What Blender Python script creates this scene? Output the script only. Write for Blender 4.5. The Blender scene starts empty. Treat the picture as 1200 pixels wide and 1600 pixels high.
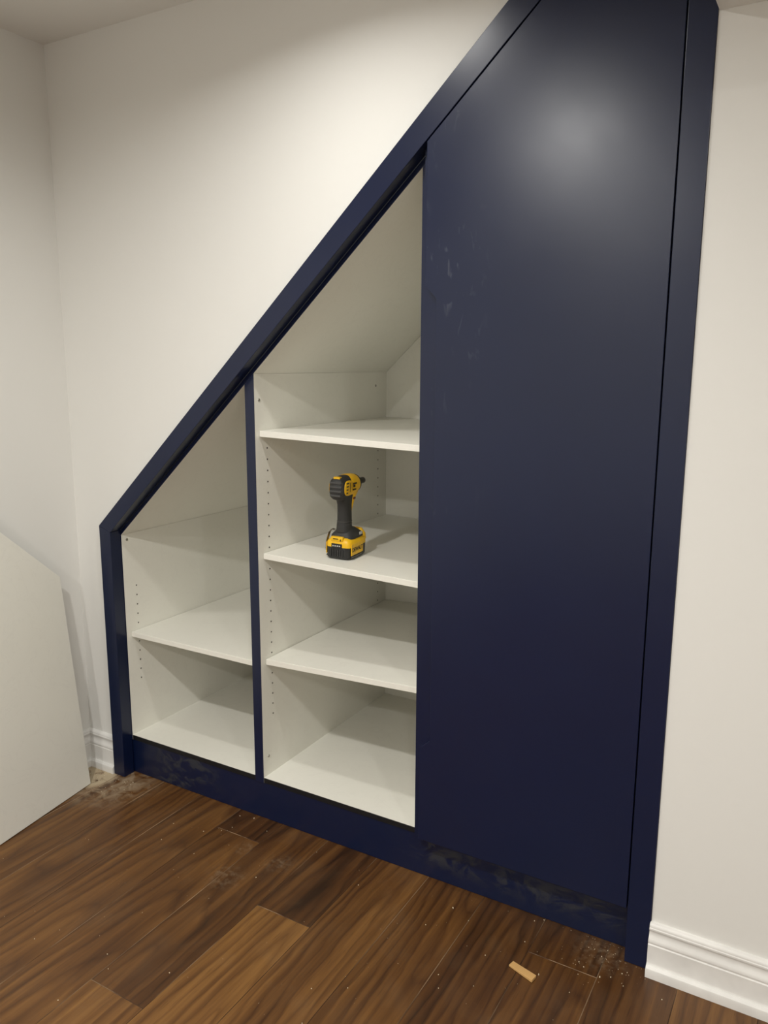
import bpy, bmesh, math, random
from mathutils import Vector, Matrix

scn = bpy.context.scene
COL = scn.collection
# ---------------------------------------------------------------- camera
CAM = Vector((2.1569, -1.8007, 1.4537))
RIGHT = Vector((0.8655, 0.5008, 0.0041))
UP = Vector((-0.0951, 0.1564, 0.9831))
FWD = Vector((-0.4917, 0.8513, -0.1830))
cd = bpy.data.cameras.new('camera')
cam = bpy.data.objects.new('camera', cd)
COL.objects.link(cam)
cd.sensor_fit = 'VERTICAL'
cd.sensor_height = 36.0
cd.lens = 1240.3 / 1600.0 * 36.0
cd.clip_start = 0.05
cam.matrix_world = Matrix(((RIGHT.x, UP.x, -FWD.x, CAM.x), (RIGHT.y, UP.y, -FWD.y, CAM.y),
                           (RIGHT.z, UP.z, -FWD.z, CAM.z), (0, 0, 0, 1)))
scn.camera = cam
# ---------------------------------------------------------------- world and exposure
w = bpy.data.worlds.new('world')
scn.world = w
w.use_nodes = True
w.node_tree.nodes['Background'].inputs[0].default_value = (0.02, 0.02, 0.02, 1)
scn.view_settings.view_transform = 'Standard'
scn.view_settings.look = 'None'
scn.view_settings.gamma = 1.0
scn.view_settings.use_curve_mapping = False
scn.view_settings.exposure = 0.37
LAMP_W = [3.9, 21.0, 22.0, 9.0, 12.0]   # the one by the wall is dimmed
LAMP_COL = (1.0, 0.98, 0.935)
LAMP_SPREAD = [150, 168, 168, 168, 168]
LAMP_SPOTS = [(1.08, -0.50), (1.06, -1.66), (1.06, -3.05), (3.0, -1.66), (3.0, -3.05)]  # last two are unseen fill lamps, added to lift the room's light

CEIL = 2.44
WX = -0.145          # left wall plane
YB = 0.025           # back wall plane, left of the cabinets
YR = 0.004           # back wall plane, right of the cabinets
RX, RY = 4.1, -4.2   # rest of the room


# ---------------------------------------------------------------- helpers
def link(o, parent=None):
    COL.objects.link(o)
    if parent:
        o.parent = parent
    return o


def mobj(name, bm, mat, parent=None, smooth=False):
    me = bpy.data.meshes.new(name)
    bm.normal_update()
    bm.to_mesh(me)
    bm.free()
    for m in (mat if isinstance(mat, (list, tuple)) else [mat]):
        me.materials.append(m)
    if smooth:
        for p in me.polygons:
            p.use_smooth = True
    return link(bpy.data.objects.new(name, me), parent)


def empty(name, loc=(0, 0, 0), rz=0.0):
    o = bpy.data.objects.new(name, None)
    o.location = loc
    o.rotation_euler = (0, 0, rz)
    o.empty_display_size = 0.05
    return link(o)


def tag(o, label=None, cat=None, group=None, kind=None):
    if label: o['label'] = label
    if cat: o['category'] = cat
    if group: o['group'] = group
    if kind: o['kind'] = kind
    return o


def box(bm, x0, x1, y0, y1, z0, z1, mi=0):
    v = [bm.verts.new(p) for p in ((x0, y0, z0), (x1, y0, z0), (x1, y1, z0), (x0, y1, z0),
                                   (x0, y0, z1), (x1, y0, z1), (x1, y1, z1), (x0, y1, z1))]
    fs = []
    for f in ((3, 2, 1, 0), (4, 5, 6, 7), (0, 1, 5, 4), (1, 2, 6, 5), (2, 3, 7, 6), (3, 0, 4, 7)):
        q = bm.faces.new([v[i] for i in f]); q.material_index = mi; fs.append(q)
    return fs


def prism(bm, poly, y0, y1, axis='y', back=None):
    """polygon in xz (axis y), yz (axis x) or xy (axis z), swept between two planes"""
    back = back or poly
    def P(a, b, t):
        return {'y': (a, t, b), 'x': (t, a, b), 'z': (a, b, t)}[axis]
    a = [bm.verts.new(P(p, q, y0)) for p, q in poly]
    b = [bm.verts.new(P(p, q, y1)) for p, q in back]
    n = len(a)
    bm.faces.new(a)
    bm.faces.new(b[::-1])
    for i in range(n):
        bm.faces.new((a[i], b[i], b[(i + 1) % n], a[(i + 1) % n]))
    bmesh.ops.recalc_face_normals(bm, faces=bm.faces[:])


def bevel(bm, w, seg=2, angle=30):
    bm.normal_update()
    es = [e for e in bm.edges if len(e.link_faces) == 2 and e.calc_face_angle(0) > math.radians(angle)]
    if es:
        bmesh.ops.bevel(bm, geom=es, offset=w, segments=seg, profile=0.5, affect='EDGES', clamp_overlap=True)


def nb(w=0.0, seg=2, *boxes):
    bm = bmesh.new()
    for b in boxes:
        box(bm, *b)
    if w:
        bevel(bm, w, seg)
    return bm


def npr(poly, y0, y1, axis='y', w=0.0, back=None):
    bm = bmesh.new()
    prism(bm, poly, y0, y1, axis, back)
    if w:
        bevel(bm, w, 2)
    return bm


def loft(bm, secs, axis='z', n=24):
    """secs: (t, ca, cb, ra, rb, exponent); superellipse rings swept along an axis, capped"""
    rings = []
    for t, ca, cb, ra, rb, ex in secs:
        r = []
        for i in range(n):
            an = 2 * math.pi * i / n
            c, s = math.cos(an), math.sin(an)
            a = ca + ra * math.copysign(abs(c) ** (2 / ex), c)
            b = cb + rb * math.copysign(abs(s) ** (2 / ex), s)
            r.append(bm.verts.new({'z': (a, b, t), 'y': (a, t, b), 'x': (t, a, b)}[axis]))
        rings.append(r)
    for k in range(len(rings) - 1):
        A, B = rings[k], rings[k + 1]
        for i in range(n):
            bm.faces.new((A[i], A[(i + 1) % n], B[(i + 1) % n], B[i]))
    bm.faces.new(rings[0][::-1])
    bm.faces.new(rings[-1])
    bmesh.ops.recalc_face_normals(bm, faces=bm.faces[:])
    return bm


def smooth_by_angle(o, deg=35):
    me = o.data
    bm = bmesh.new(); bm.from_mesh(me)
    for f in bm.faces: f.smooth = True
    for e in bm.edges:
        if len(e.link_faces) == 2 and e.calc_face_angle(0) > math.radians(deg):
            e.smooth = False
    bm.to_mesh(me); bm.free()
    return o


# ---------------------------------------------------------------- materials
class NT:
    def __init__(self, name):
        self.m = bpy.data.materials.new(name)
        self.m.use_nodes = True
        self.t = self.m.node_tree
        self.b = self.t.nodes['Principled BSDF']

    def n(self, kind, **kw):
        nd = self.t.nodes.new(kind)
        for k, v in kw.items():
            setattr(nd, k, v)
        return nd

    def l(self, a, b):
        self.t.links.new(a, b)

    def val(self, nd, i, v):
        if hasattr(v, 'is_linked') or isinstance(v, bpy.types.NodeSocket):
            self.l(v, nd.inputs[i])
        else:
            nd.inputs[i].default_value = v

    def math(self, op, a, b=0.0, c=None):
        nd = self.n('ShaderNodeMath', operation=op)
        self.val(nd, 0, a); self.val(nd, 1, b)
        if c is not None: self.val(nd, 2, c)
        return nd.outputs[0]

    def mixc(self, f, a, b, bt='MIX'):
        nd = self.n('ShaderNodeMix', data_type='RGBA', blend_type=bt)
        self.val(nd, 0, f); self.val(nd, 6, a); self.val(nd, 7, b)
        return nd.outputs[2]

    def coords(self, kind='Object', scale=(1, 1, 1), loc=(0, 0, 0), rot=(0, 0, 0)):
        tc = self.n('ShaderNodeTexCoord')
        mp = self.n('ShaderNodeMapping')
        mp.inputs['Scale'].default_value = scale
        mp.inputs['Location'].default_value = loc
        mp.inputs['Rotation'].default_value = rot
        self.l(tc.outputs[kind], mp.inputs[0])
        return mp.outputs[0]

    def position(self, scale=(1, 1, 1), rot=(0, 0, 0)):
        g = self.n('ShaderNodeNewGeometry')
        mp = self.n('ShaderNodeMapping')
        mp.inputs['Scale'].default_value = scale
        mp.inputs['Rotation'].default_value = rot
        self.l(g.outputs['Position'], mp.inputs[0])
        return mp.outputs[0]

    def noise(self, vec, scale, detail=3, rough=0.55, dist=0.0):
        nd = self.n('ShaderNodeTexNoise')
        self.l(vec, nd.inputs['Vector'])
        nd.inputs['Scale'].default_value = scale
        nd.inputs['Detail'].default_value = detail
        nd.inputs['Roughness'].default_value = rough
        nd.inputs['Distortion'].default_value = dist
        return nd.outputs['Fac']

    def ramp(self, f, stops):
        nd = self.n('ShaderNodeValToRGB')
        el = nd.color_ramp.elements
        while len(el) < len(stops): el.new(0.5)
        for e, (p, c) in zip(el, stops):
            e.position = p
            e.color = (*c, 1) if len(c) == 3 else c
        self.val(nd, 0, f)
        return nd.outputs[0]

    def rng(self, f, a, b, c=0.0, d=1.0):
        nd = self.n('ShaderNodeMapRange')
        self.val(nd, 0, f)
        for i, v in enumerate((a, b, c, d)): self.val(nd, i + 1, v)
        return nd.outputs[0]

    def bump(self, h, strength, dist=0.001):
        nd = self.n('ShaderNodeBump')
        nd.inputs['Strength'].default_value = strength
        nd.inputs['Distance'].default_value = dist
        self.l(h, nd.inputs['Height'])
        self.l(nd.outputs[0], self.b.inputs['Normal'])

    def set(self, color=None, rough=None, metal=None, spec=None):
        if color is not None: self.val(self.b, 'Base Color', (*color, 1) if isinstance(color, tuple) and len(color) == 3 else color)
        if rough is not None: self.val(self.b, 'Roughness', rough)
        if metal is not None: self.b.inputs['Metallic'].default_value = metal
        if spec is not None: self.b.inputs['Specular IOR Level'].default_value = spec
        return self


def plain(name, col, rough=0.5, metal=0.0, spec=0.5, grain=0.0, gscale=300):
    t = NT(name)
    t.set(None, rough, metal, spec)
    v = t.coords()
    f = t.noise(v, gscale * 0.1, 3)
    t.set(t.mixc(t.rng(f, 0.3, 0.7), (*[c * 0.92 for c in col], 1), (*[min(1, c * 1.06) for c in col], 1)))
    if grain:
        t.bump(t.noise(v, gscale, 2), grain, 0.0005)
    return t.m


def wall_paint(name, col):
    t = NT(name)
    v = t.position()
    f = t.noise(v, 1.3, 3)
    t.set(t.mixc(t.rng(f, 0.3, 0.7), (*[c * 0.985 for c in col], 1), (*col, 1)), 0.62, spec=0.3)
    t.bump(t.noise(v, 260, 3), 0.12, 0.0006)
    return t.m


M = {}
M['wall'] = wall_paint('wall_paint', (0.84, 0.835, 0.80))
M['ceiling'] = wall_paint('ceiling_paint', (0.84, 0.835, 0.80))
M['trim'] = plain('trim_gloss_white', (0.82, 0.81, 0.78), 0.35, grain=0.03, gscale=120)


def navy(name, dust=0.0, scuff=0.0):
    t = NT(name)
    p = t.position()
    base = (0.0034, 0.0086, 0.0370, 1)
    c = t.mixc(t.rng(t.noise(p, 3.0, 3), 0.3, 0.7), base, (0.0042, 0.0100, 0.0420, 1))
    r = t.rng(t.noise(p, 5.0, 3), 0.3, 0.7, 0.285, 0.325)
    if dust:
        # smeared plaster dust, soft edged wipes where hands and knees rubbed
        g = t.n('ShaderNodeNewGeometry'); sp = t.n('ShaderNodeSeparateXYZ'); t.l(g.outputs['Position'], sp.inputs[0])
        m1 = t.rng(t.noise(t.position((14, 9, 20), (0, 0.5, 0)), 1.0, 5, 0.62, 1.4), 0.46, 0.60)

        def span(a, b, soft):
            return t.math('MULTIPLY', t.rng(sp.outputs[0], a - soft, a + soft), t.rng(sp.outputs[0], b + soft, b - soft))
        up = t.rng(sp.outputs[2], 0.025, 0.07)
        m2 = t.math('ADD', span(.17, .42, .05), t.math('ADD', t.math('MULTIPLY', span(1.21, 1.80, .04), up), 0.06))
        m = t.math('MULTIPLY', t.math('MULTIPLY', m1, m2), dust)
        c = t.mixc(m, c, (0.040, 0.041, 0.040, 1))
        r = t.math('ADD', r, t.math('MULTIPLY', m, 0.5))
    if scuff:
        # small vertical rub marks by the pull edge
        s1 = t.rng(t.noise(t.position((60, 1, 22), (0, 0.25, 0)), 1.0, 2, 0.5, 0.6), 0.60, 0.70)
        s2 = t.rng(t.noise(t.position((5, 1, 5)), 1.0, 2), 0.45, 0.60)
        g = t.n('ShaderNodeNewGeometry'); sp = t.n('ShaderNodeSeparateXYZ'); t.l(g.outputs['Position'], sp.inputs[0])
        s3 = t.math('MULTIPLY', t.rng(sp.outputs[0], 1.42, 1.30), t.rng(sp.outputs[2], 0.9, 1.3))
        m = t.math('MULTIPLY', t.math('MULTIPLY', s1, s2), t.math('MULTIPLY', s3, scuff))
        c = t.mixc(m, c, (0.16, 0.17, 0.20, 1))
    t.set(c, r, spec=0.5)
    t.bump(t.noise(p, 180, 2), 0.02, 0.0004)
    return t.m


M['navy'] = navy('navy_satin_paint')
M['navy_door'] = navy('navy_satin_paint_scuffed', scuff=0.25)
M['dark_edge'] = plain('black_edge_band', (0.0025, 0.0025, 0.0038), 0.6)
M['navy_toe'] = navy('navy_satin_paint_dusty', dust=0.6)


def melamine():
    t = NT('white_melamine')
    p = t.position()
    f = t.noise(p, 2.2, 3)
    c = t.mixc(t.rng(f, 0.3, 0.7), (0.860, 0.848, 0.770, 1), (0.885, 0.873, 0.800, 1))
    v = t.noise(t.position((1, 1, 1)), 9.0, 5, 0.6, 1.5)
    vein = t.rng(t.math('ABSOLUTE', t.math('SUBTRACT', v, 0.5)), 0.0, 0.02, 0.25, 0.0)
    c = t.mixc(vein, c, (0.78, 0.765, 0.70, 1))
    t.set(c, 0.38, spec=0.4)
    t.bump(t.noise(p, 220, 2), 0.03, 0.0004)
    return t.m


M['melamine'] = melamine()
M['hole'] = plain('pin_hole_dark', (0.035, 0.03, 0.022), 0.9)
M['zinc'] = plain('zinc_cam', (0.42, 0.40, 0.36), 0.35, 1.0)


def walnut():
    t = NT('walnut_flooring')
    at = t.n('ShaderNodeAttribute', attribute_type='OBJECT', attribute_name='seed').outputs['Fac']
    at2 = t.n('ShaderNodeAttribute', attribute_type='OBJECT', attribute_name='tone').outputs['Fac']
    tc = t.n('ShaderNodeTexCoord')
    off = t.n('ShaderNodeVectorMath', operation='ADD')
    cmb = t.n('ShaderNodeCombineXYZ')
    t.l(t.math('MULTIPLY', at, 37.0), cmb.inputs[2])
    t.l(tc.outputs['Object'], off.inputs[0]); t.l(cmb.outputs[0], off.inputs[1])
    P = off.outputs[0]

    def mp(s):
        m = t.n('ShaderNodeMapping'); m.inputs['Scale'].default_value = s
        t.l(P, m.inputs[0]); return m.outputs[0]
    sp = t.n('ShaderNodeSeparateXYZ'); t.l(tc.outputs['Object'], sp.inputs[0])
    d1 = t.math('SUBTRACT', t.noise(mp((7, 1.6, 1)), 1.0, 3), 0.5)
    d2 = t.math('SUBTRACT', t.noise(mp((26, 5, 1)), 1.0, 2), 0.5)
    x0 = t.math('MULTIPLY', t.math('SUBTRACT', t.math('FRACT', t.math('MULTIPLY', at, 7.31)), 0.5), 0.16)
    xx = t.math('ADD', t.math('SUBTRACT', sp.outputs[0], x0), t.math('ADD', t.math('MULTIPLY', d1, 0.085), t.math('MULTIPLY', d2, 0.020)))
    c0 = t.math('MULTIPLY', t.math('SUBTRACT', t.math('FRACT', t.math('MULTIPLY', at, 3.77)), 0.5), 0.16)
    yy = t.math('ADD', t.math('MULTIPLY', sp.outputs[1], 0.085), t.math('ADD', c0, t.math('MULTIPLY', d1, 0.05)))
    rr = t.math('SQRT', t.math('ADD', t.math('MULTIPLY', xx, xx), t.math('MULTIPLY', yy, yy)))
    ph = t.math('MULTIPLY', rr, 38.0)
    fr = t.math('FRACT', ph)
    ring = t.ramp(fr, [(0.0, (0.30,) * 3), (0.35, (0.62,) * 3), (0.72, (0.74,) * 3), (0.90, (0.34,) * 3), (0.96, (0.12,) * 3), (1.0, (0.30,) * 3)])
    streak = t.noise(mp((95, 2.2, 1)), 1.0, 4, 0.6)
    broad = t.noise(mp((16, 0.9, 1)), 1.0, 3, 0.55)
    pores = t.rng(t.noise(mp((420, 16, 1)), 1.0, 2), 0.60, 0.72)
    k = t.math('ADD', t.math('MULTIPLY', ring, 0.28), t.math('ADD', t.math('MULTIPLY', streak, 0.32), t.math('MULTIPLY', broad, 0.66)))
    k = t.math('ADD', k, at2)
    col = t.ramp(k, [(0.34, (0.026, 0.0100, 0.0030)), (0.54, (0.074, 0.0295, 0.0080)), (0.70, (0.130, 0.0560, 0.0145)), (0.92, (0.235, 0.112, 0.030))])
    col = t.mixc(t.math('MULTIPLY', pores, 0.35), col, (0.02, 0.009, 0.004, 1))
    # plaster and sawdust trodden over the boards
    g = t.n('ShaderNodeNewGeometry')
    gs = t.n('ShaderNodeSeparateXYZ'); t.l(g.outputs['Position'], gs.inputs[0])

    def blob(cx, cy, rad, hard=0.2):
        dx = t.math('SUBTRACT', gs.outputs[0], cx); dy = t.math('SUBTRACT', gs.outputs[1], cy)
        d = t.math('SQRT', t.math('ADD', t.math('MULTIPLY', dx, dx), t.math('MULTIPLY', dy, dy)))
        return t.rng(d, rad, rad * hard)
    film = t.math('MULTIPLY', t.rng(t.noise(g.outputs['Position'], 22, 5, 0.65, 0.8), 0.40, 0.62), blob(0.03, -0.04, 0.20, 0.35))
    raw = t.math('MULTIPLY', t.rng(t.noise(g.outputs['Position'], 30, 3, 0.6, 0.5), 0.30, 0.44), blob(-0.055, -0.040, 0.095, 0.75))
    haze = t.math('MULTIPLY', t.rng(t.noise(g.outputs['Position'], 7, 5, 0.6, 0.5), 0.50, 0.75), 0.05)
    smear = t.math('MULTIPLY', t.rng(t.noise(g.outputs['Position'], 60, 4, 0.6), 0.45, 0.7),
                   t.math('ADD', blob(0.69, -0.11, 0.04), t.math('ADD', blob(0.83, -0.12, 0.05), t.math('ADD', blob(0.735, -0.245, 0.07), blob(1.76, 0.0, 0.09)))))
    dust = t.math('MINIMUM', t.math('ADD', haze, t.math('ADD', t.math('MULTIPLY', film, 0.85), t.math('MULTIPLY', smear, 0.35))), 0.75)
    col = t.mixc(dust, col, (0.36, 0.275, 0.18, 1))
    col = t.mixc(t.math('MULTIPLY', raw, 0.85), col, (0.55, 0.45, 0.30, 1))
    ro = t.math('ADD', t.rng(streak, 0.3, 0.7, 0.36, 0.44), t.math('MULTIPLY', dust, 0.45))
    t.set(col, ro, spec=0.42)
    t.bump(t.math('ADD', t.math('MULTIPLY', streak, 0.7), t.math('MULTIPLY', pores, -0.5)), 0.10, 0.0006)
    return t.m


M['walnut'] = walnut()


def plank_edge():
    t = NT('plank_edge_dusty')
    f = t.rng(t.noise(t.position((9, 2.2, 1)), 1.0, 4, 0.6), 0.45, 0.66)
    t.set(t.mixc(f, (0.055, 0.024, 0.009, 1), (0.40, 0.27, 0.16, 1)), 0.7)
    return t.m


M['plank_edge'] = plank_edge()
M['subfloor'] = plain('subfloor_dusty', (0.20, 0.145, 0.09), 0.9)
M['chip'] = plain('raw_pine', (0.62, 0.37, 0.14), 0.6, grain=0.1, gscale=90)
M['dust'] = plain('sawdust_crumbs', (0.85, 0.76, 0.56), 0.9)
M['yellow'] = plain('tool_yellow', (0.86, 0.50, 0.008), 0.38, grain=0.06, gscale=500)
M['black'] = plain('tool_black', (0.011, 0.011, 0.011), 0.45, grain=0.08, gscale=600)
M['rubber'] = plain('tool_dark_grey', (0.026, 0.026, 0.025), 0.6, grain=0.15, gscale=600)
M['seam_grey'] = plain('grip_seam_grey', (0.09, 0.09, 0.085), 0.6)
M['rib_grey'] = plain('cap_rib_grey', (0.055, 0.054, 0.052), 0.55)
M['steel'] = plain('blackened_steel', (0.010, 0.010, 0.010), 0.45, 0.0)
M['hook'] = plain('hook_steel', (0.30, 0.28, 0.25), 0.4, 1.0)
M['print'] = plain('label_black_print', (0.012, 0.010, 0.008), 0.5)
M['printw'] = plain('label_grey_print', (0.55, 0.54, 0.50), 0.5)
M['red'] = plain('switch_red', (0.16, 0.02, 0.012), 0.5)


def emis(name, col, s):
    t = NT(name)
    t.b.inputs['Emission Color'].default_value = (*col, 1)
    t.b.inputs['Emission Strength'].default_value = s
    t.set((0.8, 0.8, 0.8), 0.4)
    return t.m


M['lens'] = emis('lamp_lens', LAMP_COL, 12.0)

# ---------------------------------------------------------------- room shell
SO, ZO = 0.9325, 0.912          # outer edge of the sloped casing: z = ZO + SO*x
SI, XI, ZI = 0.9225, 0.0525, 0.8938   # inner edge: z = ZI + SI*(x-XI)
XR0, XR1 = 1.810, 1.8665        # right stile
SOF = 2.137                     # underside of the bulkhead


def zin(x, d=0.0):
    return ZI + SI * (x - XI) - d


def structure(name, bm, mat, label=None, cat=None, parent=None):
    o = mobj(name, bm, mat, parent)
    o['kind'] = 'structure'
    if label: o['label'] = label
    if cat: o['category'] = cat
    return o


structure('floor', nb(0, 2, (WX - .1, RX + .1, RY - .1, 1.0, -0.06, -0.012)), M['subfloor'],
          'walnut plank floor scattered with sawdust', 'floor')
floor = bpy.data.objects['floor']
structure('ceiling', nb(0, 2, (WX - .1, RX + .1, RY - .1, 0.2, CEIL, CEIL + .1)), M['ceiling'], 'plain white ceiling over the room', 'ceiling')
structure('wall_left', nb(0, 2, (WX - .1, WX, RY, 0.2, -0.012, CEIL)), M['wall'], 'off-white wall at the left, behind the leaning panel', 'wall')
structure('wall_back_left', npr([(WX, -.012), (.02, -.012), (.02, .92), ((CEIL - .92) / SO + .02, CEIL), (WX, CEIL)], YB, YB + .1),
          M['wall'], 'off-white wall above the sloped navy casing', 'wall')
structure('wall_back_right', nb(0, 2, (XR1 + .0005, RX, YR, YR + .1, -.012, CEIL)), M['wall'],
          'off-white wall to the right of the tall navy door', 'wall')
structure('wall_right', nb(0, 2, (RX, RX + .1, RY, 0.2, -.012, CEIL)), M['wall'], 'off-white far right wall of the room', 'wall')
structure('wall_front', nb(0, 2, (WX, RX, RY - .1, RY, -.012, CEIL)), M['wall'], 'off-white wall behind the viewer', 'wall')
structure('ceiling_bulkhead', nb(0.002, 1, (XR1 + .001, RX, -0.55, YR, SOF, CEIL)), M['ceiling'],
          'low boxed bulkhead under the ceiling above the right wall', 'bulkhead')

# floor boards: rows run towards the viewer; x of seams and the end joints seen in the photograph
PW = 0.1746
X0 = 0.195
rnd = random.Random(11)
joints = {-2: [-0.62], -1: [-0.95], 0: [-1.32], 1: [-0.98], 2: [-0.068, -1.30], 3: [-0.707], 4: [-0.296, -1.5], 5: [-1.12],
          6: [-1.36], 7: [-0.95], 8: [-0.089, -1.3], 9: [-0.55]}
tones = {-2: [0, 0], -1: [0.02, 0], 0: [0.03, 0.0], 1: [0.02, 0.03], 2: [-0.10, 0.0, 0.02], 3: [-0.05, 0.05], 4: [-0.10, 0.09, 0.0], 5: [0.03, 0],
         6: [0.0, 0.02], 7: [-0.06, 0], 8: [-0.08, -0.01, 0], 9: [-0.06, 0.0]}
row = -2
while X0 + row * PW < RX:
    xa, xb = max(WX, X0 + row * PW), min(RX, X0 + (row + 1) * PW)
    ys = [0.80 if xa < 1.8 else 0.1] + list(joints.get(row, [-0.3 - rnd.random()]))
    while ys[-1] - 1.25 > RY: ys.append(ys[-1] - 1.25)
    ys.append(RY)
    ys[0] = 0.052 if xa < XR0 else YR
    for k in range(len(ys) - 1):
        ya, yb = ys[k + 1], ys[k]
        cx, cy = X0 + (row + .5) * PW, (ya + yb) / 2
        g = 0.0001
        bm = nb(0.0009, 1, (xa - cx + g, xb - cx - g, ya - cy + g, yb - cy - g, -0.012, 0.0))
        bm.normal_update()
        for f in bm.faces:
            if 0.2 < f.normal.z < 0.95: f.material_index = 1
        o = mobj('plank', bm, [M['walnut'], M['plank_edge']], floor)
        o.location = (cx, cy, 0)
        o['seed'] = rnd.random()
        tl = tones.get(row, [])
        o['tone'] = (tl[k] if k < len(tl) else rnd.uniform(-.05, .05)) * 1.5
    row += 1

# baseboards: one moulded profile (out, up)
PROF = [(0, 0), (.031, 0), (.031, .0195), (.0295, .0235), (.0255, .0265), (.0235, .0285), (.0205, .0290), (.0195, .031), (.0185, .034),
        (.0185, .0800), (.0165, .0825), (.0165, .0850), (.0180, .0865), (.0180, .0905), (.0160, .0950), (.0125, .1000), (.0105, .1060),
        (.0100, .1120), (.0115, .1155), (.0135, .1165), (.0135, .1205), (.0120, .1225), (.0120, .1250), (.0100, .1290), (.0060, .1320), (0, .133)]


def baseboard(name, p0, p1, out, label, s0=0.0, s1=0.0, scale=1.0):
    """p0->p1 along the wall foot; out = unit normal into the room; s0/s1 shift the ends with depth (mitre)"""
    bm = bmesh.new()
    d = Vector((p1[0] - p0[0], p1[1] - p0[1])).normalized()
    ra, rb = [], []
    for o_, z in PROF:
        o2 = o_ * scale
        ra.append(bm.verts.new((p0[0] + out[0] * o2 + d.x * s0 * o2, p0[1] + out[1] * o2 + d.y * s0 * o2, z + .0002)))
        rb.append(bm.verts.new((p1[0] + out[0] * o2 + d.x * s1 * o2, p1[1] + out[1] * o2 + d.y * s1 * o2, z + .0002)))
    n = len(ra)
    for i in range(n):
        bm.faces.new((ra[i], ra[(i + 1) % n], rb[(i + 1) % n], rb[i]))
    bm.faces.new(ra); bm.faces.new(rb[::-1])
    bmesh.ops.recalc_face_normals(bm, faces=bm.faces[:])
    o = mobj(name, bm, M['trim'])
    tag(o, label, 'baseboard', kind='structure')
    return smooth_by_angle(o, 28)


baseboard('baseboard_right', (XR1 - .001, YR), (RX, YR), (0, -1), 'white moulded baseboard to the right of the navy casing')
baseboard('baseboard_back', (WX, YB), (-.001, YB), (0, -1), 'short white baseboard in the corner left of the casing', 1.0, 0.0)
baseboard('baseboard_left', (WX, YB), (WX, RY), (1, 0), 'white baseboard behind the leaning panel', 1.0, 0.0)


# ---------------------------------------------------------------- ceiling lights
def ceiling_light(i, x, y):
    t = empty('ceiling_light', (x, y, CEIL))
    lab = ['recessed round ceiling light close to the cabinet wall', 'second recessed ceiling light out from the cabinets',
           'third recessed ceiling light out from the cabinets', 'added fill light, unseen, in the right half of the room, nearer the cabinets',
           'added fill light, unseen, in the right half of the room, farther back'][i]
    tag(t, lab, 'ceiling light', 'recessed ceiling lights')
    bm = bmesh.new()
    n = 32
    prof = [(.048, -.0005), (.048, -.004), (.052, -.006), (.060, -.006), (.064, -.003), (.065, -.0005)]
    rings = [[bm.verts.new((r * math.cos(2 * math.pi * k / n), r * math.sin(2 * math.pi * k / n), z)) for k in range(n)] for r, z in prof]
    for a, b in zip(rings, rings[1:]):
        for k in range(n):
            bm.faces.new((a[k], a[(k + 1) % n], b[(k + 1) % n], b[k]))
    mobj('trim_ring', bm, M['trim'], t, True)
    bm = bmesh.new()
    bmesh.ops.create_circle(bm, cap_ends=True, segments=32, radius=.048, matrix=Matrix.Translation((0, 0, -.002)))
    mobj('lens', bm, M['lens'], t)
    ld = bpy.data.lights.new('lamp', 'AREA')
    ld.shape = 'DISK'; ld.size = 0.09
    ld.energy = LAMP_W[i]
    ld.color = LAMP_COL
    ld.spread = math.radians(LAMP_SPREAD[i])
    lo = bpy.data.objects.new('lamp', ld)
    link(lo, t)
    lo.location = (0, 0, -.0075)


for i, (x, y) in enumerate(LAMP_SPOTS):
    ceiling_light(i, x, y)

# ---------------------------------------------------------------- navy casing round the cabinets
YC = 0.0443       # front of the open cabinets
t = empty('cabinet_casing', (0.9, 0, 0))
tag(t, 'navy painted casing framing the cabinets along the stair slope', 'casing')


def part(name, bm, mat, parent, smooth=False):
    """world-space bmesh -> child of an unrotated Empty"""
    bmesh.ops.translate(bm, vec=-Vector(parent.location), verts=bm.verts[:])
    return mobj(name, bm, mat, parent, smooth)


def subpart(name, bm, mat, pt):
    o = bpy.data.objects
    bmesh.ops.translate(bm, vec=-Vector(pt.parent.location), verts=bm.verts[:])
    return mobj(name, bm, mat, pt)


ZT = 2.385
part('left_stile', npr([(0, 0.0005), (XI, 0.0005), (XI, ZI), (0, ZO)], 0, YC - .0005, w=.0012), M['navy'], t)
xo, xi = (CEIL - .002 - ZO) / SO, (ZT - ZI) / SI + XI
part('sloped_rail', npr([(0, ZO + .0002), (XI, ZI + .0002), (xi, ZT), (xi, CEIL - .002), (xo, CEIL - .002)], 0, YC - .0005, w=.0012), M['navy'], t)
part('top_rail', npr([(xi + .0004, ZT), (XR0 - .0004, ZT), (XR0 - .0004, CEIL - .002), (xi + .0004, CEIL - .002)], 0, YC - .0005, w=.0008), M['navy'], t)
part('right_stile', npr([(XR0, 0.0005), (XR1, 0.0005), (XR1, CEIL - .002), (XR0, CEIL - .002)], 0, YC - .0005, w=.0012), M['navy'], t)

# toe kick board
o = mobj('toe_kick', nb(.0008, 1, (XI - .012, XR0 + .012, .049, .065, .0005, .1255)), M['navy_toe'])
tag(o, 'long navy toe-kick board along the floor, smudged with dust', 'toe kick')

# ---------------------------------------------------------------- cabinets
TH = 0.017
YBK = 0.835
ZB0, ZB1 = 0.127, 0.144


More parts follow.
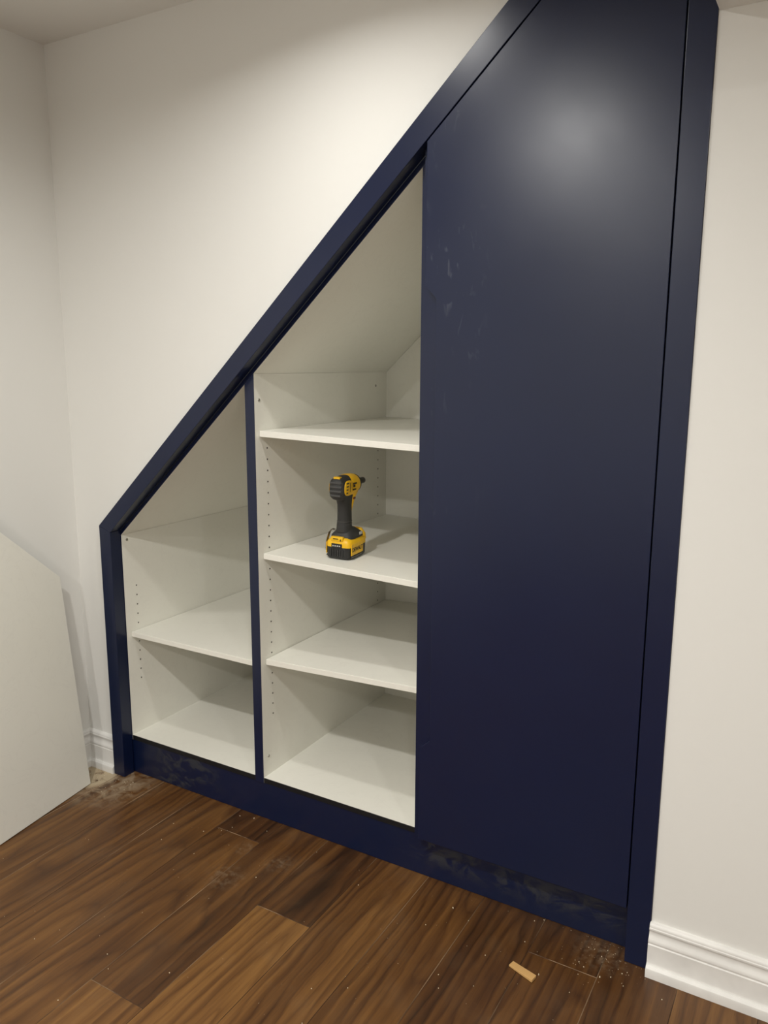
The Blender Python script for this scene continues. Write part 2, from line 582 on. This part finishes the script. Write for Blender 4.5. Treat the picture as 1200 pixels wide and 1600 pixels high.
def cabinet(name, label, xa, xb, yf, holes_z, cams):
    """carcass between outer faces xa..xb; front edge at yf"""
    t = empty(name, ((xa + xb) / 2, (yf + YBK) / 2, 0))
    tag(t, label, 'cabinet', 'built-in cabinets under the stair slope')
    for a in (xa, xb - TH):
        bm = bmesh.new()
        z0, z1 = min(2.36, zin(a, .019)), min(2.36, zin(a + TH, .019))
        prism(bm, [(a, ZB0), (a + TH, ZB0), (a + TH, z1), (a, z0)], yf + .0012, YBK)
        box(bm, a, a + TH, .068, YBK, .0005, ZB0)
        s = part('side_panel', bm, M['melamine'], t)
        subpart('edge_band', npr([(a, ZB0), (a + TH, ZB0), (a + TH, z1), (a, z0)], yf, yf + .0012), M['navy'], s)
    ia, ib = xa + TH, xb - TH
    s = part('bottom_panel', nb(0, 1, (ia, ib, yf + .0032, YBK, ZB0, ZB1)), M['melamine'], t)
    subpart('edge_band', nb(0, 1, (ia, ib, yf + .002, yf + .0032, ZB0, ZB1 - .0008)), M['dark_edge'], s)
    zt = min(2.36, 9)
    xe = min(xb, (zt - ZI) / SI + XI)
    s = part('top_panel', npr([(xa, zin(xa, .018)), (xe, zin(xe, .018)), (xe, zin(xe, .001)), (xa, zin(xa, .001))], yf + .0012, YBK), M['melamine'], t)
    subpart('edge_band', npr([(xa, zin(xa, .018)), (xe, zin(xe, .018)), (xe, zin(xe, .001)), (xa, zin(xa, .001))], yf, yf + .0012), M['navy'], s)
    poly = [(ia, ZB1), (ib, ZB1), (ib, min(2.36, zin(ib, .019)))]
    if zin(ib, .019) > 2.36: poly.append((xe, 2.36))
    poly.append((ia, zin(ia, .019)))
    if xe < ib:
        part('cover_panel', nb(0, 1, (xe + .001, xb, yf, YBK, 2.3605, 2.3775)), M['melamine'], t)
    part('back_panel', npr(poly, YBK - .010, YBK), M['melamine'], t)
    # shelf-pin holes bored in both sides
    if holes_z:
        bm = bmesh.new()
        for x, sg in ((ia, 1), (ib, -1)):
            for y in (yf + .056, YBK - .072):
                for z in holes_z:
                    if z > zin(x, .06): continue
                    vs = [bm.verts.new((x + sg * .0003, y + .0026 * math.cos(k * math.pi / 4), z + .0026 * math.sin(k * math.pi / 4))) for k in range(8)]
                    f = bm.faces.new(vs)
                    r = bmesh.ops.extrude_face_region(bm, geom=[f])
                    bmesh.ops.translate(bm, vec=(sg * .0004, 0, 0), verts=[v for v in r['geom'] if isinstance(v, bmesh.types.BMVert)])
        h = part('pin_holes', bm, M['hole'], t)
        h['kind'] = 'stuff'
    for y, z in cams:
        bm = bmesh.new()
        R = Matrix.Translation((ia + .0008, y, z)) @ Matrix.Rotation(math.pi / 2, 4, 'Y')
        bmesh.ops.create_cone(bm, cap_ends=True, segments=16, radius1=.0048, radius2=.0042, depth=.0016, matrix=R)
        box(bm, ia + .0012, ia + .0019, y - .0030, y + .0030, z - .0007, z + .0007)
        part('cam_screw', bm, M['zinc'], t)
    return t, ia, ib


def shelf(t, ia, ib, y0, zl, zr, dz=0.0):
    """board with its own tilt: zl/zr are the top heights at the two sides"""
    TS = 0.018
    bm = npr([(ia + .0015, zl - TS), (ib - .0015, zr - TS), (ib - .0015, zr), (ia + .0015, zl)], y0, YBK - .013)
    bevel(bm, .0007, 1)
    return part('shelf', bm, M['melamine'], t)


tl, a1, b1 = cabinet('low_cabinet', 'low white open cabinet with one shelf at the left end of the slope', .037, .63155, YC,
                     [.6864 - .0343 * k for k in range(11)], [(.069, .8565)])
shelf(tl, a1, b1, .0666, .5248, .5248)
tm, a2, b2 = cabinet('middle_cabinet', 'taller white open cabinet with three shelves, beside the navy door', .63155, 1.2145, YC,
                     [1.2029 - .0343 * k for k in range(26)], [(.067, 1.3481), (.7455, 1.3763), (.073, .2084)])
shelf(tm, a2, b2, .0640, 1.2575, 1.2430)
shelf(tm, a2, b2, .0685, .8814, .8672)
shelf(tm, a2, b2, .0685, .5387, .5608)
tr, a3, b3 = cabinet('tall_cabinet', 'tall cabinet closed by a large plain navy door', 1.2150, 1.8085, .0235, None, [])
# keep the tall carcass clear of the casing: its front is set inside the right stile
# door with a long routed finger pull at its left edge
DX0, DX1, DZ0 = 1.2312, XR0 - .0032, .1452
PZ0, PZ1, PWD, PD = .420, 1.645, .031, .0145
gap = .0045


def zdoor(x): return zin(x, gap)


XT = (ZT - .003 - ZI + gap) / SI + XI
outline = [(DX0, DZ0), (DX1, DZ0), (DX1, ZT - .003), (XT, ZT - .003), (DX0, zdoor(DX0))]
notch = [(DX0, DZ0), (DX1, DZ0), (DX1, ZT - .003), (XT, ZT - .003), (DX0, zdoor(DX0)), (DX0, PZ1), (DX0 + PWD, PZ1 - .034), (DX0 + PWD, PZ0 + .027), (DX0, PZ0)]
bm = bmesh.new()
prism(bm, notch, 0, PD)
bevel(bm, .0012, 2)
prism(bm, outline, PD, .0222)
part('door', bm, M['navy_door'], tr)

# ---------------------------------------------------------------- leaning door, white back showing
B = Vector((-.0144, -.0922, .0005))
bd = Vector((.1472, -.9891, 0)).normalized()
P = Vector((-.0819, -.1225, .7411))
s = (P - B); s -= bd * s.dot(bd); s.normalize()
nrm = s.cross(bd).normalized()
if nrm.x < 0: nrm = -nrm
L, Wd, T = .7448, .576, .018
t = empty('leaning_panel', tuple(B))
tag(t, 'white back of a loose slope-topped cabinet door leaning by the left wall', 'door')


def pv(u, v, d): return bd * u + s * v + nrm * d


def lean(name, d0, d1, mat, w):
    bm = bmesh.new()
    pts = [(0, .0), (Wd, 0), (Wd, L + Wd * .925), (0, L)]
    lift = max(0, -min(pv(u, v, d).z for u, v in pts for d in (d0, d1)))
    lift = T * abs(nrm.z)
    a = [bm.verts.new(pv(u, v, d0) + Vector((0, 0, lift))) for u, v in pts]
    b = [bm.verts.new(pv(u, v, d1) + Vector((0, 0, lift))) for u, v in pts]
    bm.faces.new(a); bm.faces.new(b[::-1])
    for i in range(4): bm.faces.new((a[i], b[i], b[(i + 1) % 4], a[(i + 1) % 4]))
    bmesh.ops.recalc_face_normals(bm, faces=bm.faces[:])
    bevel(bm, w, 1)
    return mobj(name, bm, mat, t)


lean('board', -T + .0006, 0, M['melamine'], .0008)
lean('painted_face', -T, -T + .0006, M['navy'], .0001)

# ---------------------------------------------------------------- cordless driver on the middle shelf
t = empty('cordless_driver', (.8705, .1965, .8762))
t.scale = (1.05, 1.05, 1.05)
t.rotation_euler = (0, -math.atan2(-.0142, .55) * 1.0, math.radians(6))
tag(t, 'yellow and black cordless impact driver standing on the middle shelf', 'power tool')
dr = t


def dpart(name, bm, mat, parent=None, sm=True):
    o = mobj(name, bm, mat, parent or dr)
    if sm: smooth_by_angle(o, 40)
    return o


# battery: black case, yellow upper shell, printed side panels
bm = loft(bmesh.new(), [(.0005, 0, 0, .034, .052, 6), (.005, 0, 0, .0395, .0565, 6), (.044, 0, 0, .0405, .0575, 6), (.046, 0, 0, .039, .056, 6)], n=40)
bat = dpart('battery', bm, M['black'])
bm = bmesh.new()
for k in range(6):
    x = -.021 + k * .0075
    box(bm, x - .0014, x + .0014, -.0592, -.0560, .010, .030)
dpart('rear_rib', bm, M['rubber'], bat, False)
for sg in (-1, 1):
    bm = nb(.001, 1, (sg * .0400 - .0012, sg * .0400 + .0012, -.050, .026, .013, .047))
    dpart('side_panel', bm, M['yellow'], bat, False)
    bm = nb(.0004, 1, (sg * .0402 - .0012, sg * .0402 + .0012, -.046, .020, .0055, .0105))
    dpart('spec_strip', bm, M['seam_grey'], bat, False)
bm = loft(bmesh.new(), [(.036, 0, 0, .0408, .0578, 6), (.050, 0, -.0005, .0405, .0570, 6), (.056, 0, -.001, .036, .0535, 5), (.062, 0, .0, .030, .0490, 4)], n=40)
sh = dpart('battery_shell', bm, M['yellow'])
bm = nb(.0008, 1, (-.019, .014, -.0600, -.0560, .034, .0465))
ga = dpart('charge_gauge', bm, M['black'], None, False)
for k in range(4):
    bm = nb(0, 1, (-.0150 + k * .0068, -.0150 + k * .0068 + .0038, -.0606, -.0600, .0385, .0420))
    dpart('gauge_light', bm, M['printw'], ga, False)
bm = nb(.002, 2, (-.022, .016, -.0585, -.046, .0535, .0665))
lt = dpart('battery_latch', bm, M['yellow'])
bm = nb(0, 1, (-.014, .002, -.0592, -.0583, .0590, .0615), (.008, .011, -.0592, -.0583, .0545, .0600))
dpart('latch_slot', bm, M['print'], lt, False)
# foot of the handle
bm = loft(bmesh.new(), [(.058, 0, .002, .0365, .050, 4), (.067, 0, .004, .0355, .047, 4), (.076, 0, .000, .028, .038, 3), (.084, 0, -.004, .0215, .0285, 2.6)], n=36)
dpart('foot', bm, M['rubber'])
bm = loft(bmesh.new(), [(.046, 0, .046, .0385, .0125, 4), (.062, 0, .047, .036, .011, 4), (.078, 0, .0425, .027, .0075, 3.2)], n=28)
dpart('front_guard', bm, M['yellow'])
bm = nb(.001, 1, (.0345, .0372, .010, .028, .064, .073))
dpart('speed_badge', bm, M['printw'], None, False)
# belt hook
bm = bmesh.new()
pts = [(-.034, -.012, .076), (-.040, -.014, .078), (-.0455, -.022, .070), (-.0475, -.030, .050), (-.0470, -.034, .026), (-.0455, -.035, .020)]
prev = None
for (x, y, z) in pts:
    q = [bm.verts.new(v) for v in ((x - .0009, y - .007, z), (x + .0009, y - .007, z), (x + .0009, y + .007, z), (x - .0009, y + .007, z))]
    if prev:
        for i in range(4): bm.faces.new((prev[i], prev[(i + 1) % 4], q[(i + 1) % 4], q[i]))
    else: bm.faces.new(q[::-1])
    prev = q
bm.faces.new(prev)
bmesh.ops.recalc_face_normals(bm, faces=bm.faces[:])
dpart('belt_hook', bm, M['hook'], None, False)
# handle
HY = -.016
bm = loft(bmesh.new(), [(.076, 0, HY + .004, .0225, .0290, 2.6), (.092, 0, HY - .001, .0198, .0240, 2.5), (.112, 0, HY, .0190, .0228, 2.4), (.135, 0, HY - .001, .0186, .0224, 2.4),
                        (.155, 0, HY - .002, .0186, .0232, 2.4), (.170, 0, HY - .004, .0195, .0265, 2.6), (.186, 0, HY - .006, .0210, .032, 2.8)], n=32)
hd = dpart('handle', bm, M['rubber'])
for z in (.0985, .106):
    bm = loft(bmesh.new(), [(z, 0, HY, .0190, .0232, 2.5), (z + .0004, 0, HY, .0198, .0240, 2.5), (z + .0010, 0, HY, .0198, .0240, 2.5), (z + .0014, 0, HY, .0190, .0232, 2.5)], n=32)
    dpart('grip_seam', bm, M['seam_grey'], hd)
# trigger and its yellow bracket
bm = loft(bmesh.new(), [(.132, 0, HY + .027, .0065, .004, 3), (.142, 0, HY + .028, .0078, .0065, 3), (.158, 0, HY + .032, .0080, .0085, 3), (.174, 0, HY + .036, .0080, .0105, 3)], n=18)
dpart('trigger', bm, M['black'])
bm = loft(bmesh.new(), [(.134, 0, HY + .0205, .012, .0035, 3), (.152, 0, HY + .0195, .0165, .0055, 3), (.172, 0, HY + .024, .0185, .0120, 3), (.188, 0, HY + .032, .021, .022, 3)], n=24)
dpart('trigger_bracket', bm, M['yellow'])
bm = nb(.001, 1, (-.0198, .0198, HY + .018, HY + .030, .1680, .1745))
dpart('direction_switch', bm, M['red'], None, False)
# head: black rear cap, yellow gear case, dark nose ring, bit holder
AX = .2090
HB = -.076      # rear of the head
bm = loft(bmesh.new(), [(HB, 0, AX - .002, .0165, .0200, 3.0), (HB + .003, 0, AX - .002, .0210, .0262, 3.0), (HB + .009, 0, AX - .003, .0235, .0312, 3.0), (HB + .022, 0, AX - .004, .0246, .0345, 2.8),
                        (HB + .042, 0, AX - .002, .0248, .0338, 2.6), (HB + .060, 0, AX, .0250, .0318, 2.5), (HB + .074, 0, AX, .0245, .0300, 2.4)], axis='y', n=40)
cap = dpart('rear_cap', bm, M['rubber'])
for k in range(4):
    z = AX + .0145 - k * .0120
    hw = (.0180, .0192, .0186, .0165)[k]
    bm = nb(.0014, 1, (-hw, hw, HB - .0022, HB + .008, z - .0030, z + .0030))
    dpart('cap_rib', bm, M['rib_grey'], cap, False)
bm = nb(.001, 1, (-.0100, .0100, HB + .0055, HB + .0190, AX + .0235, AX + .0312))
dpart('top_badge', bm, M['yellow'], cap, False)
for sg in (-1, 1):
    bm = bmesh.new()
    vy = HB + .036
    loft(bm, [(sg * .0200, vy, AX - .002, .0270, .0215, 2.8), (sg * .0252, vy, AX - .002, .0265, .0210, 2.8), (sg * .0264, vy, AX - .002, .0245, .0190, 2.8)], axis='x', n=28)
    vp_ = dpart('vent_plate', bm, M['yellow'])
    for k in range(4):
        z = AX + .0125 - k * .0090
        bm = nb(.0008, 1, (sg * .0262 - .0008, sg * .0262 + .0008, vy - .0195, vy - .0065 + .003 * math.cos(k), z - .0021, z + .0021))
        dpart('vent_slot', bm, M['print'], vp_, False)
    bm = nb(.0006, 1, (sg * .0262 - .0008, sg * .0262 + .0008, vy + .0020, vy + .0050, AX - .014, AX + .013))
    dpart('vent_slot', bm, M['print'], vp_, False)
bm = loft(bmesh.new(), [(HB + .054, 0, AX - .0005, .0252, .0316, 2.6), (HB + .062, 0, AX, .0272, .0328, 2.5), (HB + .078, 0, AX + .0008, .0285, .0320, 2.3), (HB + .098, 0, AX + .001, .0282, .0298, 2.1), (HB + .108, 0, AX + .001, .0262, .0270, 2.0)], axis='y', n=40)
gc = dpart('gear_case', bm, M['yellow'])
for sg in (-1, 1):
    for z, h_, y0, y1 in ((AX + .008, .0022, .056, .078), (AX + .001, .0034, .058, .068), (AX - .009, .0020, .055, .074)):
        bm = nb(.0004, 1, (sg * .0278 - .0010, sg * .0278 + .0010, HB + y0, HB + y1, z - h_, z + h_))
        dpart('side_print', bm, M['print'], gc, False)
bm = loft(bmesh.new(), [(HB + .106, 0, AX + .001, .0270, .0275, 2), (HB + .113, 0, AX + .001, .0264, .0266, 2), (HB + .119, 0, AX + .001, .0222, .0222, 2), (HB + .125, 0, AX + .001, .0160, .0160, 2)], axis='y', n=36)
dpart('nose_ring', bm, M['rubber'])
NB = HB + .124
bm = loft(bmesh.new(), [(NB, 0, AX + .001, .0088, .0088, 2), (NB + .012, 0, AX + .001, .0088, .0088, 2), (NB + .013, 0, AX + .001, .0078, .0078, 2), (NB + .016, 0, AX + .001, .0078, .0078, 2),
                        (NB + .017, 0, AX + .001, .0092, .0092, 2), (NB + .052, 0, AX + .001, .0092, .0092, 2), (NB + .055, 0, AX + .001, .0075, .0075, 2)], axis='y', n=24)
dpart('bit_holder', bm, M['steel'])


def text_mesh(body, size):
    cu = bpy.data.curves.new('lettering', 'FONT')
    cu.body = body
    cu.size = size
    cu.align_x = 'CENTER'; cu.align_y = 'CENTER'
    cu.extrude = 0.0003
    cu.offset = size * 0.02
    o = bpy.data.objects.new('lettering_source', cu)
    COL.objects.link(o)
    bpy.context.view_layer.update()
    me = bpy.data.meshes.new_from_object(o.evaluated_get(bpy.context.evaluated_depsgraph_get()))
    bpy.data.objects.remove(o)
    bpy.data.curves.remove(cu)
    return me


me = text_mesh('DEWALT', .0165)
me.materials.append(M['print'])
for sg in (1, -1):
    o = link(bpy.data.objects.new('lettering', me), bat)
    # reads from outside: text x axis along +y on the right side
    o.matrix_local = Matrix(((0, 0, sg, sg * .0415), (sg * 1, 0, 0, -.012), (0, 1, 0, .0285), (0, 0, 0, 1)))

# ---------------------------------------------------------------- small offcut and sawdust on the floor
c = [Vector((1.5694, -.1615, 0)), Vector((1.5742, -.1438, 0)), Vector((1.6404, -.1631, 0)), Vector((1.6366, -.1841, 0))]
ce = sum(c, Vector()) / 4
bm = bmesh.new()
a = [bm.verts.new((v - ce) + Vector((0, 0, .0006))) for v in c]
b = [bm.verts.new((v - ce) + Vector((0, 0, .0006 + (.005 if i in (0, 1) else .0075)))) for i, v in enumerate(c)]
bm.faces.new(a[::-1]); bm.faces.new(b)
for i in range(4): bm.faces.new((a[i], a[(i + 1) % 4], b[(i + 1) % 4], b[i]))
bmesh.ops.recalc_face_normals(bm, faces=bm.faces[:])
bevel(bm, .0008, 1)
o = mobj('wood_offcut', bm, M['chip'])
o.location = ce
tag(o, 'small pale wood offcut lying on the floor in front of the navy door', 'wood scrap')

SP = [(.444, -.208), (.413, -.125), (.582, -.211), (.526, -.109), (.568, .017), (.617, .029), (.572, -.077), (.59, -.046), (.698, -.007), (.897, -.018), (.815, -.205),
      (1.087, -.085), (1.265, -.419), (1.192, -.464), (1.232, -.557), (.483, -.687), (.687, -.63), (.728, -.663), (.705, -.789), (.866, -.597), (1.36, -.037), (1.417, -.062),
      (1.326, -.133), (1.451, -.311), (1.52, -.263), (1.505, -.156), (1.432, -.273), (1.569, .026), (1.59, .042), (1.574, -.061), (1.642, -.15), (1.723, -.167), (1.729, -.07),
      (1.772, -.083), (1.795, -.07), (1.828, -.083), (1.816, -.045), (1.916, -.079), (1.758, -.013), (1.766, .015), (1.714, -.059), (1.826, -.035), (.106, -.011)]
r2 = random.Random(4)
big = {20, 30, 33, 42, 5}
pts = [(x, y, (.0026 if i in big else .0015)) for i, (x, y) in enumerate(SP)]
for _ in range(70):   # finer crumbs near the foot of the right stile
    pts.append((r2.gauss(1.755, .045), min(.04, r2.gauss(.0, .05)), r2.uniform(.0004, .0010)))
for _ in range(120):
    pts.append((r2.uniform(.05, 1.8), r2.uniform(-.9, .03), r2.uniform(.0003, .0008)))
for _ in range(40):
    pts.append((r2.uniform(-.06, .14), r2.uniform(-.12, -.02), r2.uniform(.0005, .0013)))
bm = bmesh.new()
for x, y, r in pts:
    if x > 1.795: y = min(y, -.005 if x < 1.855 else -.034)
    an = r2.uniform(0, 6.28)
    e = r2.uniform(.5, .9)
    base = [bm.verts.new((x + r * math.cos(an + k * math.pi / 2) * (1 if k % 2 else e), y + r * math.sin(an + k * math.pi / 2) * (1 if k % 2 else e), .0002)) for k in range(4)]
    top = [bm.verts.new((v.co.x * .7 + x * .3, v.co.y * .7 + y * .3, .0002 + r * .9)) for v in base]
    bm.faces.new(base[::-1]); bm.faces.new(top)
    for k in range(4): bm.faces.new((base[k], base[(k + 1) % 4], top[(k + 1) % 4], top[k]))
o = mobj('sawdust', bm, M['dust'])
tag(o, 'pale sawdust crumbs scattered over the walnut floor', 'sawdust', kind='stuff')
